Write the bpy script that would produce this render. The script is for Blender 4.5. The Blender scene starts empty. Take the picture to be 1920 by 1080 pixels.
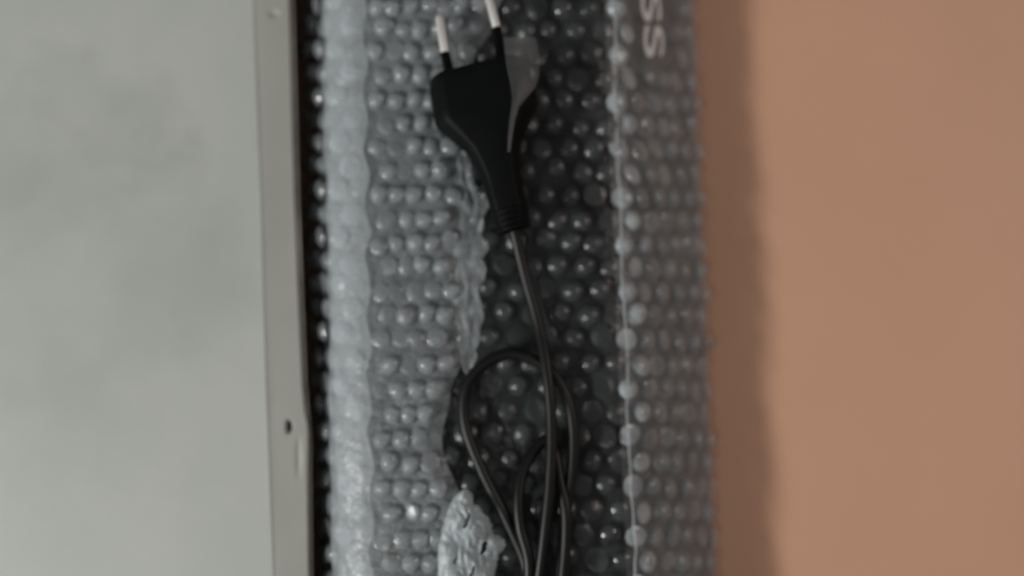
import bpy, bmesh, math, random
from mathutils import Vector, Matrix, noise

R = math.radians
random.seed(7)
scene = bpy.context.scene
C = scene.collection

# ------------------------------------------------------------------ camera
cam_data = bpy.data.cameras.new('camera')
cam = bpy.data.objects.new('camera', cam_data)
C.objects.link(cam)
scene.camera = cam
HFOV = 56.0
CAM_LOC = Vector((0.0, -0.026, 0.402))
CAM_ROT = Matrix.Rotation(R(4.0), 3, 'X')
cam.location = CAM_LOC
cam.rotation_euler = (R(4.0), 0, 0)
cam_data.sensor_width = 36
cam_data.angle = R(HFOV)
cam_data.clip_start = 0.01
cam_data.clip_end = 50
cam_data.dof.use_dof = True
cam_data.dof.focus_distance = 0.322
cam_data.dof.aperture_fstop = 2.1

# ------------------------------------------------------------------ light
world = bpy.data.worlds.new('World')
scene.world = world
world.use_nodes = True
bg = world.node_tree.nodes['Background']
bg.inputs[0].default_value = (1.0, 0.98, 0.96, 1)
bg.inputs[1].default_value = 0.078


def area_lamp(name, loc, target, size, watts, col):
    l = bpy.data.lights.new(name, 'AREA')
    l.shape = 'RECTANGLE'
    l.size, l.size_y = size
    l.energy = watts
    l.color = col
    o = bpy.data.objects.new(name, l)
    C.objects.link(o)
    o.location = loc
    o.rotation_euler = (Vector(target) - Vector(loc)).to_track_quat('-Z', 'Y').to_euler()
    return o


area_lamp('window_light', (-1.22, -0.56, 0.89), (0, 0, 0), (0.42, 0.085), 15.8, (1.0, 0.985, 0.95))
area_lamp('panel_sheen_fill', (-0.62, -0.55, 1.5), (0, 0, 0), (0.5, 0.5), 1.7, (1.0, 1.0, 0.98))  # added fill lamp, gives the panel a sheen towards its lower end
area_lamp('room_light', (1.15, 0.35, 1.0), (0, 0, 0), (0.5, 0.5), 3.9, (1.0, 0.87, 0.80))

scene.view_settings.view_transform = 'Standard'
scene.view_settings.look = 'None'
scene.view_settings.exposure = 0.12
scene.view_settings.gamma = 1
scene.view_settings.use_curve_mapping = False
scene.render.engine = 'CYCLES'
scene.cycles.transparent_max_bounces = 24
scene.cycles.max_bounces = 10
scene.render.resolution_x = 1024
scene.render.resolution_y = 576

# ------------------------------------------------------------------ helpers
FPX = 960.0 / math.tan(R(HFOV / 2))


def at(px, py, z):
    """point of the place at height z seen at a given spot of the photograph"""
    d = CAM_ROT @ Vector(((px - 960.0) / FPX, -(py - 540.0) / FPX, -1.0))
    k = (z - CAM_LOC.z) / d.z
    return CAM_LOC + d * k


def mesh_obj(name, verts, faces, mat, parent=None, smooth=True):
    me = bpy.data.meshes.new(name)
    me.from_pydata([tuple(v) for v in verts], [], faces)
    me.validate()
    me.polygons.foreach_set('use_smooth', [smooth] * len(me.polygons))
    me.materials.append(mat)
    me.update()
    o = bpy.data.objects.new(name, me)
    C.objects.link(o)
    o.parent = parent
    return o


def empty(name, loc=(0, 0, 0)):
    o = bpy.data.objects.new(name, None)
    o.empty_display_size = 0.01
    C.objects.link(o)
    o.location = loc
    return o


def tag(o, label=None, cat=None, group=None, kind=None):
    for k, v in (('label', label), ('category', cat), ('group', group), ('kind', kind)):
        if v:
            o[k] = v
    return o


def grid_faces(nu, nv, off=0):
    return [(off + i * nv + j, off + (i + 1) * nv + j, off + (i + 1) * nv + j + 1, off + i * nv + j + 1)
            for i in range(nu - 1) for j in range(nv - 1)]


def bevel_mod(o, w, seg=3):
    m = o.modifiers.new('bevel', 'BEVEL')
    m.width = w
    m.segments = seg
    m.limit_method = 'ANGLE'
    m.angle_limit = R(25)
    return o


# ------------------------------------------------------------------ materials
def new_mat(name):
    m = bpy.data.materials.new(name)
    m.use_nodes = True
    nt = m.node_tree
    nt.nodes.clear()
    out = nt.nodes.new('ShaderNodeOutputMaterial')
    return m, nt, out


def ramp_mix(nt, scale, c0, c1, p0=0.35, p1=0.65, detail=5, rough=0.6, stretch=(1, 1, 1)):
    tc = nt.nodes.new('ShaderNodeTexCoord')
    mp = nt.nodes.new('ShaderNodeMapping')
    mp.inputs['Scale'].default_value = stretch
    n = nt.nodes.new('ShaderNodeTexNoise')
    n.inputs['Scale'].default_value = scale
    n.inputs['Detail'].default_value = detail
    n.inputs['Roughness'].default_value = rough
    r = nt.nodes.new('ShaderNodeValToRGB')
    r.color_ramp.elements[0].position = p0
    r.color_ramp.elements[1].position = p1
    r.color_ramp.elements[0].color = (*c0, 1)
    r.color_ramp.elements[1].color = (*c1, 1)
    nt.links.new(tc.outputs['Object'], mp.inputs['Vector'])
    nt.links.new(mp.outputs['Vector'], n.inputs['Vector'])
    nt.links.new(n.outputs['Fac'], r.inputs['Fac'])
    return r, n


def solid(name, c0, c1=None, rough=0.5, scale=60, metallic=0.0, bump=0.0, bump_scale=900, spec=0.5,
          p0=0.35, p1=0.65, coat=0.0):
    m, nt, out = new_mat(name)
    b = nt.nodes.new('ShaderNodeBsdfPrincipled')
    r, n = ramp_mix(nt, scale, c0, c1 or c0, p0, p1)
    nt.links.new(r.outputs['Color'], b.inputs['Base Color'])
    b.inputs['Roughness'].default_value = rough
    b.inputs['Metallic'].default_value = metallic
    b.inputs['Specular IOR Level'].default_value = spec
    b.inputs['Coat Weight'].default_value = coat
    if bump:
        n2 = nt.nodes.new('ShaderNodeTexNoise')
        n2.inputs['Scale'].default_value = bump_scale
        n2.inputs['Detail'].default_value = 3
        bp = nt.nodes.new('ShaderNodeBump')
        bp.inputs['Strength'].default_value = bump
        bp.inputs['Distance'].default_value = 0.0006
        nt.links.new(n.inputs['Vector'].links[0].from_socket, n2.inputs['Vector'])
        nt.links.new(n2.outputs['Fac'], bp.inputs['Height'])
        nt.links.new(bp.outputs['Normal'], b.inputs['Normal'])
    nt.links.new(b.outputs['BSDF'], out.inputs['Surface'])
    return m


def film(name, milk0, milk1, edge, col=(0.715, 0.785, 0.825), rough=0.22, gloss=0.5, nscale=220, bump=0.25,
         bscale=420):
    """thin clear polythene: see-through, a little milky (more so edge-on), glossy"""
    m, nt, out = new_mat(name)
    N = nt.nodes.new
    L = nt.links.new
    tr = N('ShaderNodeBsdfTransparent')
    df = N('ShaderNodeBsdfDiffuse')
    df.inputs['Color'].default_value = (*col, 1)
    tl = N('ShaderNodeBsdfTranslucent')
    tl.inputs['Color'].default_value = (*col, 1)
    milk = N('ShaderNodeMixShader')
    milk.inputs[0].default_value = 0.25
    L(df.outputs[0], milk.inputs[1])
    L(tl.outputs[0], milk.inputs[2])
    r, n = ramp_mix(nt, nscale, (milk0,) * 3, (milk1,) * 3, 0.35, 0.65, detail=3)
    lw = N('ShaderNodeLayerWeight')
    lw.inputs['Blend'].default_value = 0.35
    mul = N('ShaderNodeMath'); mul.operation = 'MULTIPLY_ADD'; mul.use_clamp = True
    mul.inputs[1].default_value = edge
    L(lw.outputs['Facing'], mul.inputs[0])
    L(r.outputs['Color'], mul.inputs[2])
    mx = N('ShaderNodeMixShader')
    L(mul.outputs[0], mx.inputs[0])
    L(tr.outputs[0], mx.inputs[1])
    L(milk.outputs[0], mx.inputs[2])
    gl = N('ShaderNodeBsdfGlossy')
    gl.inputs['Roughness'].default_value = rough
    gl.inputs['Color'].default_value = (1, 1, 1, 1)
    fr = N('ShaderNodeFresnel')
    fr.inputs['IOR'].default_value = 1.5
    gm = N('ShaderNodeMath'); gm.operation = 'MULTIPLY'; gm.use_clamp = True
    gm.inputs[1].default_value = gloss * 2
    L(fr.outputs[0], gm.inputs[0])
    mx2 = N('ShaderNodeMixShader')
    L(gm.outputs[0], mx2.inputs[0])
    L(mx.outputs[0], mx2.inputs[1])
    L(gl.outputs[0], mx2.inputs[2])
    nb = N('ShaderNodeTexNoise')
    nb.inputs['Scale'].default_value = bscale
    nb.inputs['Detail'].default_value = 2
    L(n.inputs['Vector'].links[0].from_socket, nb.inputs['Vector'])
    bp = N('ShaderNodeBump')
    bp.inputs['Strength'].default_value = bump
    bp.inputs['Distance'].default_value = 0.002
    L(nb.outputs['Fac'], bp.inputs['Height'])
    for s in (df, gl):
        L(bp.outputs['Normal'], s.inputs['Normal'])
    L(mx2.outputs[0], out.inputs['Surface'])
    return m


M_floor = solid('tan_surface', (0.655, 0.376, 0.25), (0.685, 0.397, 0.266), rough=0.55, scale=7, bump=0.2, bump_scale=1500, spec=0.3)
M_panel = solid('grey_paint', (0.45, 0.49, 0.455), (0.50, 0.53, 0.50), rough=0.42, scale=14, bump=0.05, bump_scale=300, spec=0.4)
M_strip = solid('grey_trim', (0.395, 0.41, 0.375), (0.44, 0.443, 0.405), rough=0.45, scale=22, spec=0.4)
M_lip = solid('worn_lip', (0.34, 0.325, 0.28), (0.52, 0.50, 0.45), rough=0.5, scale=60, spec=0.4)
M_side = solid('panel_side_shade', (0.05, 0.045, 0.037), (0.07, 0.06, 0.05), rough=0.7)
M_dark = solid('dark_disc', (0.015, 0.015, 0.014), rough=0.5)
M_case = solid('case_grey', (0.10, 0.105, 0.11), (0.13, 0.133, 0.135), rough=0.45, scale=40)
M_black = solid('case_black', (0.006, 0.0065, 0.007), (0.010, 0.0105, 0.011), rough=0.5, scale=40, spec=0.2)
M_print = solid('white_print', (0.86, 0.87, 0.88), rough=0.5)
M_plug = solid('black_plastic', (0.0045, 0.0052, 0.0055), (0.006, 0.0065, 0.007), rough=0.45, bump=0.08, bump_scale=2500, spec=0.06)
M_cable = solid('black_rubber', (0.006, 0.006, 0.0065), (0.009, 0.009, 0.009), rough=0.4, scale=80, spec=0.32)
M_pin = solid('nickel_pin', (0.82, 0.82, 0.80), (0.88, 0.88, 0.86), rough=0.45, metallic=0.6)
M_film = film('wrap_film', 0.008, 0.07, 0.04, gloss=0.25, nscale=48)
M_bub2 = film('wrap_bubble_double_lit', 0.17, 0.38, 0.05, gloss=0.5, rough=0.09, nscale=110, bump=0.1)  # doubled walls; also stands in for light on the left-gap cells
M_bub = film('wrap_bubble', 0.01, 0.085, 0.04, gloss=0.5, rough=0.17, nscale=110, bump=0.1)
M_over = film('wrap_overlap', 0.20, 0.34, 0.10, gloss=0.4)
M_side_film = film('wrap_side_layer', 0.07, 0.16, 0.06, gloss=0.3, nscale=180)
M_ridge = film('wrap_bubble_ridge_lit', 0.42, 0.70, 0.05, gloss=0.5, rough=0.12, nscale=160, bump=0.1)  # milkier bubble film; light on the ridge put into its colour
M_crumple = film('wrap_crumple', 0.20, 0.36, 0.06, gloss=0.15, rough=0.5, bump=0.1)
M_facet_sheen = film('wrap_facet_sheen', 0.075, 0.10, 0.03, gloss=0.25, rough=0.4, bump=0.0)
M_fold = film('wrap_fold', 0.26, 0.40, 0.08, gloss=0.05, rough=0.5, nscale=130, bump=0.35)
M_scrap = film('plastic_scrap', 0.28, 0.46, 0.08, gloss=0.15, rough=0.5, nscale=200, bump=0.2)

# faint smudges on the painted panel
nt = M_panel.node_tree
bs = next(n for n in nt.nodes if n.type == 'BSDF_PRINCIPLED')
src = bs.inputs['Base Color'].links[0].from_socket
PO = at(250, 540, 0)
tcs = nt.nodes.new('ShaderNodeTexCoord')
dn = nt.nodes.new('ShaderNodeTexNoise')
dn.inputs['Scale'].default_value = 55
dn.inputs['Detail'].default_value = 5
dn.inputs['Roughness'].default_value = 0.65
nt.links.new(tcs.outputs['Object'], dn.inputs['Vector'])
dn2 = nt.nodes.new('ShaderNodeTexNoise')
dn2.inputs['Scale'].default_value = 38
dn2.inputs['Detail'].default_value = 6
nt.links.new(tcs.outputs['Object'], dn2.inputs['Vector'])
wv = nt.nodes.new('ShaderNodeVectorMath'); wv.operation = 'MULTIPLY_ADD'
wv.inputs[1].default_value = (0.07, 0.07, 0)
nt.links.new(dn2.outputs['Color'], wv.inputs[0])
nt.links.new(tcs.outputs['Object'], wv.inputs[2])
for px, py, rad, amt in ((85, 160, 110, .13), (190, 150, 70, .12), (255, 240, 120, .14), (310, 305, 90, .13), (150, 320, 190, .15), (330, 520, 210, .16), (-40, 330, 170, .17), (170, 720, 170, .13), (520, 30, 60, .2)):
    c_ = at(px, py, 0.035) - PO + Vector((0.035, 0.035, 0))
    dd = nt.nodes.new('ShaderNodeVectorMath'); dd.operation = 'DISTANCE'
    dd.inputs[1].default_value = c_
    nt.links.new(wv.outputs[0], dd.inputs[0])
    mr = nt.nodes.new('ShaderNodeMapRange'); mr.interpolation_type = 'SMOOTHSTEP'
    mr.inputs['From Min'].default_value = rad * .0002
    mr.inputs['From Max'].default_value = rad * .00005
    mr.inputs['To Max'].default_value = amt * 1.8
    nt.links.new(dd.outputs['Value'], mr.inputs['Value'])
    mu = nt.nodes.new('ShaderNodeMath'); mu.operation = 'MULTIPLY'
    nt.links.new(mr.outputs[0], mu.inputs[0])
    nt.links.new(dn.outputs['Fac'], mu.inputs[1])
    mx_ = nt.nodes.new('ShaderNodeMix'); mx_.data_type = 'RGBA'
    nt.links.new(mu.outputs[0], mx_.inputs['Factor'])
    nt.links.new(src, mx_.inputs[6])
    mx_.inputs[7].default_value = (0.20, 0.225, 0.20, 1)
    src = mx_.outputs[2]
nt.links.new(src, bs.inputs['Base Color'])

# ------------------------------------------------------------------ floor
fl = mesh_obj('floor', [(-2.5, -2.5, 0), (2.5, -2.5, 0), (2.5, 2.5, 0), (-2.5, 2.5, 0)], [(0, 1, 2, 3)], M_floor, smooth=False)
tag(fl, 'plain matt tan surface under the wrapped package', 'floor', kind='structure')

# ------------------------------------------------------------------ grey panel at the left
panel = empty('grey_panel', at(250, 540, 0))
tag(panel, 'pale grey painted panel with narrow edge strip and small dark hole, beside the package', 'panel')


def pwl(keys, y):
    for (y0, v0), (y1, v1) in zip(keys, keys[1:]):
        if y <= y1 or (y1, v1) == keys[-1]:
            k = (y - y0) / (y1 - y0)
            return v0 + (v1 - v0) * k


K_in = [(-400, 460), (0, 475), (360, 489), (720, 499), (1080, 513), (1480, 528)]
K_out = [(-400, 530), (0, 541.5), (360, 551), (540, 558), (720, 566), (770, 570.5), (795, 575.5), (815, 577), (900, 575.5), (1080, 578), (1480, 586)]
K_lip = [(-400, 541), (0, 551), (360, 561.5), (540, 568), (720, 575.5), (780, 580.5), (812, 584), (900, 584), (1080, 586.5), (1480, 595)]
Z_top, Z_out = 0.0350, 0.0333
po = panel.location


def sub(v):
    return Vector(v) - Vector(po)


# top plate: a closed slab whose right border follows the strip's inner edge
ys = [-400 + 20 * i for i in range(95)]
vs, fs = [], []
nx = 24
for y in ys:
    b = at(pwl(K_in, y), y, Z_top)
    for i in range(nx + 1):
        k = i / nx
        x = -0.75 + (b.x + 0.75) * (1 - (1 - k) ** 2.2)
        z = Z_top + 0.0006 * noise.noise(Vector((x * 14, b.y * 14, 3))) * min(1, (1 - k) * 4)
        vs.append(sub((x, b.y, z)))
fs = [tuple(reversed(f)) for f in grid_faces(len(ys), nx + 1)]
o = mesh_obj('face', vs, fs, M_panel, panel)

# edge strip, slightly sloped, with the small pit in it
vs = []
ys2 = [-400 + 2.5 * i for i in range(753)]
nu = 34
HX, HY = 541.5, 800
pits = []
for y in ys2:
    a = at(pwl(K_in, y) - 1.5, y, Z_top - 0.0002)
    b = at(pwl(K_out, y), y, Z_out)
    for i in range(nu + 1):
        k = i / nu
        p = a.lerp(b, k)
        px = pwl(K_in, y) + (pwl(K_out, y) - pwl(K_in, y)) * k
        dip = 0.0
        e = math.hypot((px - HX) / 6.5, (y - HY) / 14.0)
        if e < 1:
            dip = 0.005 * min(1, (1 - e) * 2.6)
        e2 = math.hypot((px - 560) / 6.0, (y - 858) / 46.0)          # shallow dent beside the bulge
        if e2 < 1:
            dip += 0.0005 * (1 - e2 * e2)
        e3 = math.hypot((px - 514) / 12.0, (y - 26) / 8.0)
        if e3 < 1:
            dip += 0.0008 * (1 - e3 * e3)
        z = p.z - dip + 0.0003 * noise.noise(Vector((p.x * 60, p.y * 22, 1))) * min(1, k * 5)
        vs.append(sub((p.x, p.y, z)))
o = mesh_obj('edge_strip', vs, [tuple(reversed(f)) for f in grid_faces(len(ys2), nu + 1)], M_strip, panel)
# dark disc added in the pit to deepen its shade
c = at(HX - 1.5, HY, Z_out)
vs, fs = [], []
for ring, (rr, zz) in enumerate(((1.0, 0), (0.85, 0.0005), (0.3, 0.0006))):
    for s in range(14):
        a = 2 * math.pi * s / 14
        vs.append(sub((c.x + 0.00085 * rr * math.cos(a), c.y + 0.0022 * rr * math.sin(a), Z_out - 0.0021 + zz)))
for q in range(2):
    for s in range(14):
        fs.append((q * 14 + s, q * 14 + (s + 1) % 14, (q + 1) * 14 + (s + 1) % 14, (q + 1) * 14 + s))
fs.append(tuple(range(28, 42)))
tag(mesh_obj('pit_disc', vs, fs, M_dark, panel), 'dark disc deepening the hole in the edge strip')

# thin worn lip along the outer edge (a wavy turned-down rim)
vs = []
ys3 = [-400 + 6 * i for i in range(315)]
for y in ys3:
    w = 0.9 * noise.noise(Vector((0, y * 0.012, 5)))
    prof = [(pwl(K_out, y) + 0.6, Z_out - 0.0009), (pwl(K_out, y) + 2.2 + w * .5, Z_out - 0.0030),
            (pwl(K_out, y) + 4.6 + w, Z_out - 0.0009), (pwl(K_lip, y) - 1.5 + w * .6, Z_out - 0.0010),
            (pwl(K_lip, y), Z_out - 0.0032), (pwl(K_lip, y) - 1, Z_out - 0.0050)]
    for px, z in prof:
        vs.append(sub(at(px, y, z)))
mesh_obj('rim', vs, [tuple(reversed(f)) for f in grid_faces(len(ys3), 6)], M_lip, panel)
# body under the plate, set back; its dark colour stands in for shade
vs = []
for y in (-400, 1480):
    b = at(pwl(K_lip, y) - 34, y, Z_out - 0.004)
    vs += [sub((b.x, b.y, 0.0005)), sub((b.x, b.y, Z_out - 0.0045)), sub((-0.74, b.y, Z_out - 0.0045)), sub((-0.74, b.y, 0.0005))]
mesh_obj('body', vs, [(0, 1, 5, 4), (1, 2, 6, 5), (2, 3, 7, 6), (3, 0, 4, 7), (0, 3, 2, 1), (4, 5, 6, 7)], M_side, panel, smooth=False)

# ------------------------------------------------------------------ package profile
PROF = [(566, 591, 0.0012), (573, 598, 0.014), (598, 622, 0.0305), (645, 665, 0.0380), (692, 706, 0.0415), (860, 880, 0.0420),
        (1000, 1035, 0.0420), (1146, 1189, 0.0420), (1197, 1240, 0.0325), (1248, 1291, 0.0200), (1293, 1336, 0.0080), (1308, 1350, 0.0012)]


def chaikin(p, n):
    for _ in range(n):
        q = [p[0]]
        for a, b in zip(p, p[1:]):
            q.append(tuple(a[i] * .75 + b[i] * .25 for i in range(3)))
            q.append(tuple(a[i] * .25 + b[i] * .75 for i in range(3)))
        q.append(p[-1])
        p = q
    return p


fine = chaikin(PROF, 2)
TOPS = [at(a, 0, z) for a, b, z in fine]
BOTS = [at(b, 1080, z) for a, b, z in fine]
MID = [t.lerp(b, .5) for t, b in zip(TOPS, BOTS)]
ARC = [0.0]
for a, b in zip(MID, MID[1:]):
    ARC.append(ARC[-1] + (b - a).length)
LEN = ARC[-1]


def arc_of_px(px_top):
    for i in range(len(fine) - 1):
        if fine[i][0] <= px_top <= fine[i + 1][0]:
            k = (px_top - fine[i][0]) / (fine[i + 1][0] - fine[i][0])
            return ARC[i] + k * (ARC[i + 1] - ARC[i])


def raw(a, t):
    a = min(max(a, 0), LEN)
    i = 0
    while i < len(ARC) - 2 and ARC[i + 1] < a:
        i += 1
    k = (a - ARC[i]) / (ARC[i + 1] - ARC[i])
    return TOPS[i].lerp(TOPS[i + 1], k).lerp(BOTS[i].lerp(BOTS[i + 1], k), t)


def nrm(a, t):
    e = 0.002
    du = raw(a + e, t) - raw(a - e, t)
    dv = raw(a, t + 0.01) - raw(a, t - 0.01)
    n = dv.cross(du)
    n.normalize()
    return n if n.z > -0.2 else -n


for _s in (0.3, 0.5):
    assert nrm(LEN * _s, .5).z > 0


def surf(a, t, off=0.0, wob=0.0011, seed=0):
    p = raw(a, t)
    n = nrm(a, t)
    w = noise.noise(Vector((a * 38, t * 6.5, seed))) + 0.5 * noise.noise(Vector((a * 110, t * 19, seed + 4)))
    edge = min(1, a / 0.01, (LEN - a) / 0.01)
    return p + n * (off + wob * w * edge), n


# ------------------------------------------------------------------ the dark case inside
case = empty('dark_case', (MID[len(MID) // 2].x, 0, 0))
tag(case, 'long dark grey appliance case packed inside the bubble wrap', 'appliance')
co = case.location


def inner(a, t, d):
    p = raw(a, t)
    q = p - nrm(a, t) * d
    q.z = max(q.z, 0.0015)
    return q


a0, a1 = arc_of_px(700), arc_of_px(1140)
T0, T1 = -0.34, 1.34
vs = []
ring = [LEN * i / 60 for i in range(61)]
ts = [T0 + (T1 - T0) * j / 10 for j in range(11)]
for a in ring:
    for t in ts:
        vs.append(inner(a, t, 0.0035) - co)
fs = [tuple(reversed(f)) for f in grid_faces(len(ring), len(ts))]
nt_ = len(ts)
fs.append(tuple(i * nt_ for i in range(len(ring))))
fs.append(tuple(reversed([i * nt_ + nt_ - 1 for i in range(len(ring))])))
fs.append(tuple(list(range(0, nt_)) + [(len(ring) - 1) * nt_ + j for j in reversed(range(nt_))]))
shell = mesh_obj('shell', vs, fs, M_case, case)
# black front plate let into the top
vs = []
pa = [a0] + [a0 + .001 + (a1 - a0 - .002) * i / 20 for i in range(21)] + [a1]
for a in pa:
    for t in ts:
        vs.append(inner(a, t, 0.0026 if a0 < a < a1 else 0.0036) - co)
mesh_obj('front_plate', vs, [tuple(reversed(f)) for f in grid_faces(len(pa), nt_)], M_black, case)

# ------------------------------------------------------------------ bubble wrap
wrap = empty('bubble_wrap', (MID[len(MID) // 2].x, 0, 0))
tag(wrap, 'clear bubble wrap with round air cells wrapped around the dark case', 'bubble wrap')
wo = wrap.location


def sheet(name, aa0, aa1, off, mat, na, nt, seed, edge_fn=None, wob=0.0011, left_fn=None):
    vs = []
    for i in range(na + 1):
        for j in range(nt + 1):
            t = T0 + (T1 - T0) * j / nt
            hi = aa1 + (edge_fn(t) if edge_fn else 0)
            lo = aa0 + (left_fn(t) if left_fn else 0)
            a = lo + (hi - lo) * i / na
            f = off(i / na, t) if callable(off) else off
            p, n = surf(a, t, f, wob, seed)
            p.z = max(p.z, 0.0008)
            vs.append(p - wo)
    return mesh_obj(name, vs, [tuple(reversed(f)) for f in grid_faces(na + 1, nt + 1)], mat, wrap)


sheet('film', 0, LEN, 0.0, M_film, 110, 150, 0)
# second layer, ends in an uneven edge along the middle
e_mid = arc_of_px(858)


def mid_edge(t):
    return 0.018 * max(0, 1 - max(0, t) / .17) + 0.004 * noise.noise(Vector((t * 7, 2, 1))) + 0.0022 * noise.noise(Vector((t * 24, 5, 1))) + 0.004 * max(0, t - .35) - 0.009 * math.exp(-((t - .76) / .11) ** 2)


sheet('overlap_layer', arc_of_px(630), e_mid, lambda k, t: 0.0046 - 0.0022 * max(0, (k - .85) / .15), M_over, 60, 170, 11, mid_edge)
# ragged crumpled fold along that edge
def crumple(name, px0, wid, ta, tb, off, mat, seed):
    na, nt = 16, 90
    vs = []
    for i in range(na + 1):
        for j in range(nt + 1):
            t = ta + (tb - ta) * j / nt
            e = math.sin(math.pi * j / nt) ** .5
            a = arc_of_px(px0) + 0.003 * noise.noise(Vector((t * 12, seed, 0))) + wid * e * (i / na - .4) * (1 + .8 * noise.noise(Vector((t * 26, i // 8, seed))))
            h = abs(noise.noise(Vector((a * 260, t * 26, seed)))) * .0022 + abs(noise.noise(Vector((a * 600, t * 70, seed)))) * .0008
            p, n = surf(a, t, off + h, 0.0008, seed)
            vs.append(p - wo)
    return mesh_obj(name, vs, [tuple(reversed(f)) for f in grid_faces(na + 1, nt + 1)], mat, wrap)


crumple('crumpled_fold', 864, 0.011, 0.27, 0.66, 0.0040, M_crumple, 5)
# layer over the sloping side: it starts with a rolled edge along the shoulder
e_sh = arc_of_px(1144)


def sh_edge(t):
    return 0.0008 * noise.noise(Vector((t * 9, 7, 1))) + 0.0005 * noise.noise(Vector((t * 31, 2, 6)))


sheet('overlap_layer', e_sh, LEN - 0.006, lambda k, t: 0.0003 + 0.0014 * max(0, 1 - k * 12), M_side_film, 50, 150, 0, None, wob=0.0011, left_fn=sh_edge)
vs = []
for j in range(151):
    t = T0 + (T1 - T0) * j / 150
    for q in range(6):
        an = 2 * math.pi * q / 6
        p, n = surf(e_sh + sh_edge(t) + 0.0004 * math.cos(an), t, 0.0017 + 0.0004 * math.sin(an), 0.0011, 0)
        vs.append(p - wo)
mesh_obj('rolled_edge', vs, [(j * 6 + q, j * 6 + (q + 1) % 6, (j + 1) * 6 + (q + 1) % 6, (j + 1) * 6 + q) for j in range(150) for q in range(6)], M_fold, wrap)
# narrow folded strip along the left shoulder
sheet('folded_strip', arc_of_px(626), arc_of_px(692), 0.0064, M_fold, 30, 240, 21,
      lambda t: 0.0008 * math.sin(t * 64) + 0.0007 * noise.noise(Vector((t * 30, 0, 8))), wob=0.0013,
      left_fn=lambda t: 0.0012 * noise.noise(Vector((t * 17, 3, 8))))

# white letters on the film of the sloping side
cu = bpy.data.curves.new('side_lettering', 'FONT')
cu.body = 'SS'
cu.align_x = 'LEFT'
cu.offset = 0.012
cu.extrude = 0.0
cu.resolution_u = 6
tmp = bpy.data.objects.new('side_lettering_curve', cu)
C.objects.link(tmp)
bpy.context.view_layer.update()
dg = bpy.context.evaluated_depsgraph_get()
me = bpy.data.meshes.new_from_object(tmp.evaluated_get(dg))
bpy.data.objects.remove(tmp)
xs = [v.co.x for v in me.vertices]
yy = [v.co.y for v in me.vertices]
x0, x1, y0, y1 = min(xs), max(xs), min(yy), max(yy)
# reads downwards; letter tops towards the floor side
A0, A1 = arc_of_px(1199), arc_of_px(1236)
for v in me.vertices:
    u = (v.co.x - x0) / (x1 - x0)
    w = (v.co.y - y0) / (y1 - y0)
    t = (-18 + u * 132) / 1080
    a = A0 + w * (A1 - A0)
    v.co = surf(a, t, 0.0008)[0] - wo
me.materials.clear()
me.materials.append(M_print)
lt = bpy.data.objects.new('lettering', me)
C.objects.link(lt)
lt.parent = wrap
tag(lt, 'white printed letters SS on the sloping side')


# air cells
seg, rb = 10, 1.0
prof = [(1.0, 0.0), (0.82, 0.46), (0.48, 0.84)]
vs, fs = [], []
for r_, z_ in prof:
    for s in range(seg):
        an = 2 * math.pi * s / seg
        vs.append((r_ * math.cos(an), r_ * math.sin(an), z_))
vs.append((0, 0, 1))
for q in range(2):
    for s in range(seg):
        fs.append((q * seg + s, q * seg + (s + 1) % seg, (q + 1) * seg + (s + 1) % seg, (q + 1) * seg + s))
for s in range(seg):
    fs.append((2 * seg + s, 2 * seg + (s + 1) % seg, 3 * seg))
bub_me = bpy.data.meshes.new('bubble')
bub_me.from_pydata(vs, [], fs)
bub_me.polygons.foreach_set('use_smooth', [True] * len(fs))
bub_me.materials.append(M_bub)
bub_me2 = bub_me.copy()
bub_me2.materials[0] = M_bub2
bub_me3 = bub_me.copy()
bub_me3.materials[0] = M_fold
bub_me4 = bub_me.copy()
bub_me4.materials[0] = M_ridge

PITCH, ROW = 0.0102, 0.0090
LY = (raw(LEN / 2, 0) - raw(LEN / 2, 1)).length
cells = []


a_left = arc_of_px(618)  # cells left of this get milkier film in place of ambient light


def shade_drop(p):
    """chance of leaving a cell out; the gaps imitate shade around the loop"""
    q = p - at(955, 785, p.z)
    if (q.x / .019) ** 2 + (q.y / .026) ** 2 < 1:
        return .8
    q = p - at(1010, 960, p.z)
    if abs(q.x) < .017 and abs(q.y) < .034:
        return .95
    return 0


def lattice(aa0, aa1, off, seed, skew, edge_fn=None, PITCH=PITCH, ROW=ROW):
    rows = int((T1 - T0) * LY / ROW)
    for j in range(rows):
        a = aa0 + PITCH * (0.5 * (j % 2)) + 0.3 * PITCH
        while a < aa1 + (.03 if edge_fn else 0):
            t = T0 + (j + .5) * ROW / LY + skew * (a / LEN - .5)
            lim = aa1 + (edge_fn(t) - .004 if edge_fn else 0)
            bare = seed == 0 and arc_of_px(1186) < a < arc_of_px(1258) and t < 0.125   # flattened under the print
            if a < lim and not bare:
                f = off
                p, n = surf(a + random.gauss(0, .0005), t + random.gauss(0, .0018), f, 0.0011, seed)
                if seed == 0 and random.random() < shade_drop(p):  # left out to darken the cord loop as shade would
                    continue
                cells.append((p, n, a, t, 2 if seed == 21 else 3 if (not seed and e_sh + .001 < a < e_sh + .0115) else 1 if seed or a > e_sh or a < a_left else 0, seed))
            a += PITCH


lattice(0.004, LEN - 0.003, 0.0001, 0, 0.02)
lattice(arc_of_px(700), e_mid, 0.0047, 11, -0.03, mid_edge, 0.0066, 0.0090)
lattice(arc_of_px(634), arc_of_px(690), 0.0062, 21, 0.01)


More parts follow.
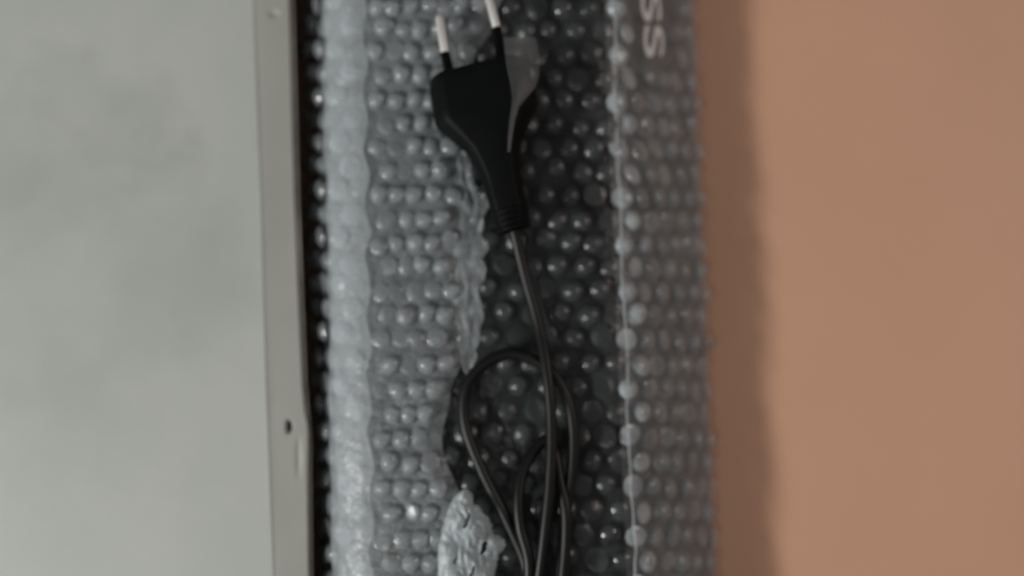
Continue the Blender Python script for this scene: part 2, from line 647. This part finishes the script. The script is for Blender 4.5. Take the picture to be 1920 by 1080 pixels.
def cell_matrix(p, n, seed):
    rad = 0.0043 * random.uniform(0.93, 1.04) * (0.86 if seed == 11 else 0.97)
    h = 0.0034 * random.choice((1, 1, .9, .75, .55, .3, .15)) * random.uniform(0.85, 1.1) * (.35 if seed == 21 else .85)
    n = (n + Vector((random.gauss(0, .14), random.gauss(0, .14), 0))).normalized()
    q = n.to_track_quat('Z', 'Y').to_matrix().to_4x4()
    return (Matrix.Translation(p - wo) @ q @ Matrix.Diagonal((rad * random.uniform(.94, 1.06), rad * (1.12 if seed == 11 else 1.08), h, 1)))


def score(c):
    p, n, a, t = c[:4]
    inside = 0 if -0.01 < t < 1.01 else 5
    return inside + abs(t - .5) * .2 - n.z


cells.sort(key=score)
rest = bmesh.new()
for i, cc in enumerate(cells):
    m = cell_matrix(cc[0], cc[1], cc[5])
    if i < 300:
        b = bpy.data.objects.new('bubble', (bub_me, bub_me2, bub_me3, bub_me4)[cc[4]])
        C.objects.link(b)
        b.parent = wrap
        b.matrix_local = m
    else:
        base = len(rest.verts)
        nv = [rest.verts.new(m @ Vector(v)) for v in vs]
        for f in fs:
            nf = rest.faces.new([nv[k] for k in f])
            nf.smooth = True
            nf.material_index = cc[4]
rm = bpy.data.meshes.new('bubbles')
rest.to_mesh(rm)
rest.free()
rm.materials.append(M_bub)
rm.materials.append(M_bub2)
rm.materials.append(M_fold)
rm.materials.append(M_ridge)
ro = bpy.data.objects.new('bubbles', rm)
C.objects.link(ro)
ro.parent = wrap
tag(ro, kind='stuff')

# ------------------------------------------------------------------ power cord
cord = empty('power_cord', at(960, 500, 0.045))
tag(cord, 'black power cord with two-pin plug and looped cable, lying on the bubble wrap', 'power cord')
ko = cord.location
ZT = 0.0449          # level the cord rests on


def catmull(P, n):
    out = []
    for i in range(len(P) - 1):
        p0 = P[max(i - 1, 0)]; p1 = P[i]; p2 = P[i + 1]; p3 = P[min(i + 2, len(P) - 1)]
        for k in range(n):
            t = k / n
            out.append(.5 * ((2 * p1) + (p2 - p0) * t + (2 * p0 - 5 * p1 + 4 * p2 - p3) * t * t + (3 * p1 - p0 - 3 * p2 + p3) * t ** 3))
    out.append(P[-1])
    return out


def tube(name, P, rad, mat, parent, org, seg=14, squash=1.0):
    vs, fs = [], []
    n = len(P)
    side0 = None
    for i, p in enumerate(P):
        d = (P[min(i + 1, n - 1)] - P[max(i - 1, 0)]).normalized()
        up = Vector((0, 0, 1))
        s = d.cross(up)
        s = s.normalized() if s.length > .05 else (side0 or Vector((1, 0, 0)))
        side0 = s
        u = s.cross(d).normalized()
        r = rad[i] if isinstance(rad, list) else rad
        for k in range(seg):
            an = 2 * math.pi * k / seg
            vs.append(p + (s * math.cos(an) + u * math.sin(an) * squash) * r - org)
    for i in range(n - 1):
        for k in range(seg):
            fs.append((i * seg + k, i * seg + (k + 1) % seg, (i + 1) * seg + (k + 1) % seg, (i + 1) * seg + k))
    fs.append(tuple(range(seg)))
    fs.append(tuple(reversed(range((n - 1) * seg, n * seg))))
    return mesh_obj(name, vs, fs, mat, parent)


CR = 0.0021
path = [(958, 405, 8), (968, 450, 5), (985, 520, 3), (1010, 610, 3), (1026, 700, 6), (1034, 800, 6.5), (1031, 900, 7), (1021, 1000, 7), (1010, 1090, 6), (1000, 1170, 4), (985, 1215, 3),
        (970, 1170, 3), (988, 1075, 3.4), (955, 985, 3.2), (905, 885, 3), (872, 795, 3), (876, 722, 3), (918, 676, 3), (968, 664, 3), (1025, 690, 3), (1058, 735, 3), (1074, 800, 3), (1073, 880, 3), (1062, 950, 3), (1052, 1060, 3), (1040, 1170, 3), (1000, 1230, 3),
        (985, 1170, 5), (992, 1060, 6), (976, 990, 6), (972, 935, 5.5), (980, 885, 4), (1000, 846, 2.6), (1024, 826, 2.2), (1040, 850, 2.2), (1050, 905, 3.6),
        (1061, 960, 5.4), (1060, 1030, 5.6), (1052, 1110, 5.6), (1040, 1200, 4), (1020, 1330, 3)]
P = [at(x, y, ZT + z * .001 - 0.001) for x, y, z in path]
tube('cable', catmull(P, 10), CR, M_cable, cord, ko)

# plug: axis from the tail to the pin face
tail = at(962, 425, ZT + 0.0085)
face = at(893, 128, ZT + 0.0085)
ax = (face - tail); ax.z = 0
PL = ax.length
ax.normalize()
sd = Vector((ax.y, -ax.x, 0))            # to the right of the axis
roll = R(4)
up = Vector((0, 0, 1))
sd2 = (sd * math.cos(roll) + up * math.sin(roll)).normalized()
up2 = sd2.cross(ax).normalized()
if up2.z < 0:
    up2 = -up2
# sections: position along axis, half width, half height, how far the flat top reaches (0..1)
SEC = [(-0.02, .0056, .0044, .55), (0.03, .0066, .0050, .58), (.11, .0067, .0055, .58), (.31, .0072, .0060, .60), (.41, .0086, .0066, .62), (.50, .0104, .0070, .64),
       (.60, .0150, .0075, .66), (.69, .0190, .0079, .68), (.72, .0196, .0080, .70), (.86, .0192, .0080, .70), (.93, .0187, .0080, .70), (.985, .0180, .0077, .70), (1.0, .0172, .0068, .70)]
dense = []
for i in range(len(SEC) - 1):
    for k in range(3):
        dense.append(tuple(SEC[i][q] + (SEC[i + 1][q] - SEC[i][q]) * k / 3 for q in range(4)))
dense.append(SEC[-1])
vs, fs = [], []
# rounded hexagonal section
def section(w, h, ft):
    pts = [(-1, 0), (-.96, .30), (-ft - .06, .95), (-ft + .08, 1), (0, 1), (ft - .08, 1), (ft + .06, .95), (.96, .30), (1, 0), (.96, -.30), (ft, -.95), (0, -1), (-ft, -.95), (-.96, -.30)]
    return [(x * w, y * h) for x, y in pts]
for s, w, h, ft in dense:
    c0 = tail + ax * (s * PL)
    for x, y in section(w, h, ft):
        vs.append(c0 + sd2 * x + up2 * y - ko)
n = 14
for i in range(len(dense) - 1):
    for k in range(n):
        fs.append((i * n + k, i * n + (k + 1) % n, (i + 1) * n + (k + 1) % n, (i + 1) * n + k))
fs.append(tuple(range(n)))
fs.append(tuple(reversed(range((len(dense) - 1) * n, len(dense) * n))))
plug = mesh_obj('plug_body', vs, fs, M_plug, cord)
# strain relief rings on the tail
for q in range(4):
    s0 = -0.01 + q * 0.035
    cc = tail + ax * (s0 * PL)
    tube('strain_relief', [cc - ax * 0.0009, cc - ax * 0.0006, cc + ax * 0.0006, cc + ax * 0.0009],
         [.0058 + q * .0002, .0064 + q * .0002, .0064 + q * .0002, .0058 + q * .0002], M_plug, plug, ko, 14, .95)
# pins: sleeve + bare metal end
for (bx, by), (mx, my), (tx, ty) in (((847, 150), (834, 98), (823, 28)), ((938, 118), (931, 51), (912, -22))):
    b = at(bx, by, ZT + 0.0085); m_ = at(mx, my, ZT + 0.0089); t_ = at(tx, ty, ZT + 0.0094)
    d = (t_ - m_).normalized()
    pin = tube('pin', [m_ - d * .001, m_, t_ - d * .0016, t_ - d * .0006, t_], [.00155, .0016, .0016, .0013, .0006], M_pin, cord, ko, 14)
    tube('sleeve', [b - d * .003, m_ - d * .0003, m_], [.0019, .0018, .0015], M_plug, pin, ko, 14)

# hazy film added over the plug's right facet, standing in for its grey sheen
outl = [(70, 944, 1004), (95, 946, 1009), (120, 949, 1012), (145, 954, 1010), (165, 958, 1003), (185, 960, 986), (200, 959, 974), (225, 955, 966), (255, 952, 961), (285, 951, 957)]
vs = []
for y, xa, xb in outl:
    for i in range(9):
        k = i / 8
        x = xa + (xb - xa) * k
        z = ZT + 0.0190 - 0.0050 * k ** 1.6 * (xb - xa) / 60 + 0.0002 * noise.noise(Vector((x * .05, y * .05, 0)))
        vs.append(at(x, y, z) - wo)
mesh_obj('facet_sheen_film', vs, grid_faces(len(outl), 9), M_facet_sheen, wrap)

# ------------------------------------------------------------------ crumpled plastic scrap at the bottom
scrap = empty('plastic_scrap', at(880, 1030, 0.046))
tag(scrap, 'crumpled pale plastic scrap with ragged edge beside the cable loop', 'plastic scrap')
so = scrap.location
edgeL = [(918, 868), (935, 848), (960, 838), (1000, 826), (1040, 820), (1100, 820), (1200, 830)]
edgeR = [(918, 880), (930, 886), (946, 888), (948, 899), (962, 905), (970, 916), (985, 921), (1000, 926), (1012, 948), (1030, 946), (1042, 934), (1065, 931), (1085, 928), (1110, 935), (1200, 925)]
ny, nxx = 90, 44
vs, pix = [], []
for j in range(ny + 1):
    y = 919 + (1190 - 919) * j / ny
    l = pwl([(a, b) for a, b in edgeL], y) + 3 * noise.noise(Vector((y * .09, 0, 0)))
    r_ = pwl([(a, b) for a, b in edgeR], y) + 5 * noise.noise(Vector((y * .16, 4, 0)))
    for i in range(nxx + 1):
        k = i / nxx
        x = l + (r_ - l) * k
        v = Vector((x * .030, y * .018, 2.3))
        h = abs(noise.noise(v)) * .0042 + abs(noise.noise(v * 2.3)) * .0022 + noise.noise(v * 5) * .0005
        z = 0.0475 + h + 0.0045 * math.sin(math.pi * k) ** .6
        pix.append((x, y))
        vs.append(at(x + 2.5 * noise.noise(v * 3), y, z) - so)
def slit(f):
    x, y = pix[f[0]]
    return any(((x - a + (y - b) * .28) / 4.2) ** 2 + ((y - b) / c) ** 2 < 1 for a, b, c in ((874, 975, 15), (906, 1026, 14), (884, 1072, 13), (851, 1050, 7), (925, 1000, 7)))


skin = mesh_obj('crumpled_sheet', vs, [f for f in grid_faces(ny + 1, nxx + 1) if not slit(f)], M_scrap, scrap)
m = skin.modifiers.new('thick', 'SOLIDIFY')
m.thickness = 0.0004
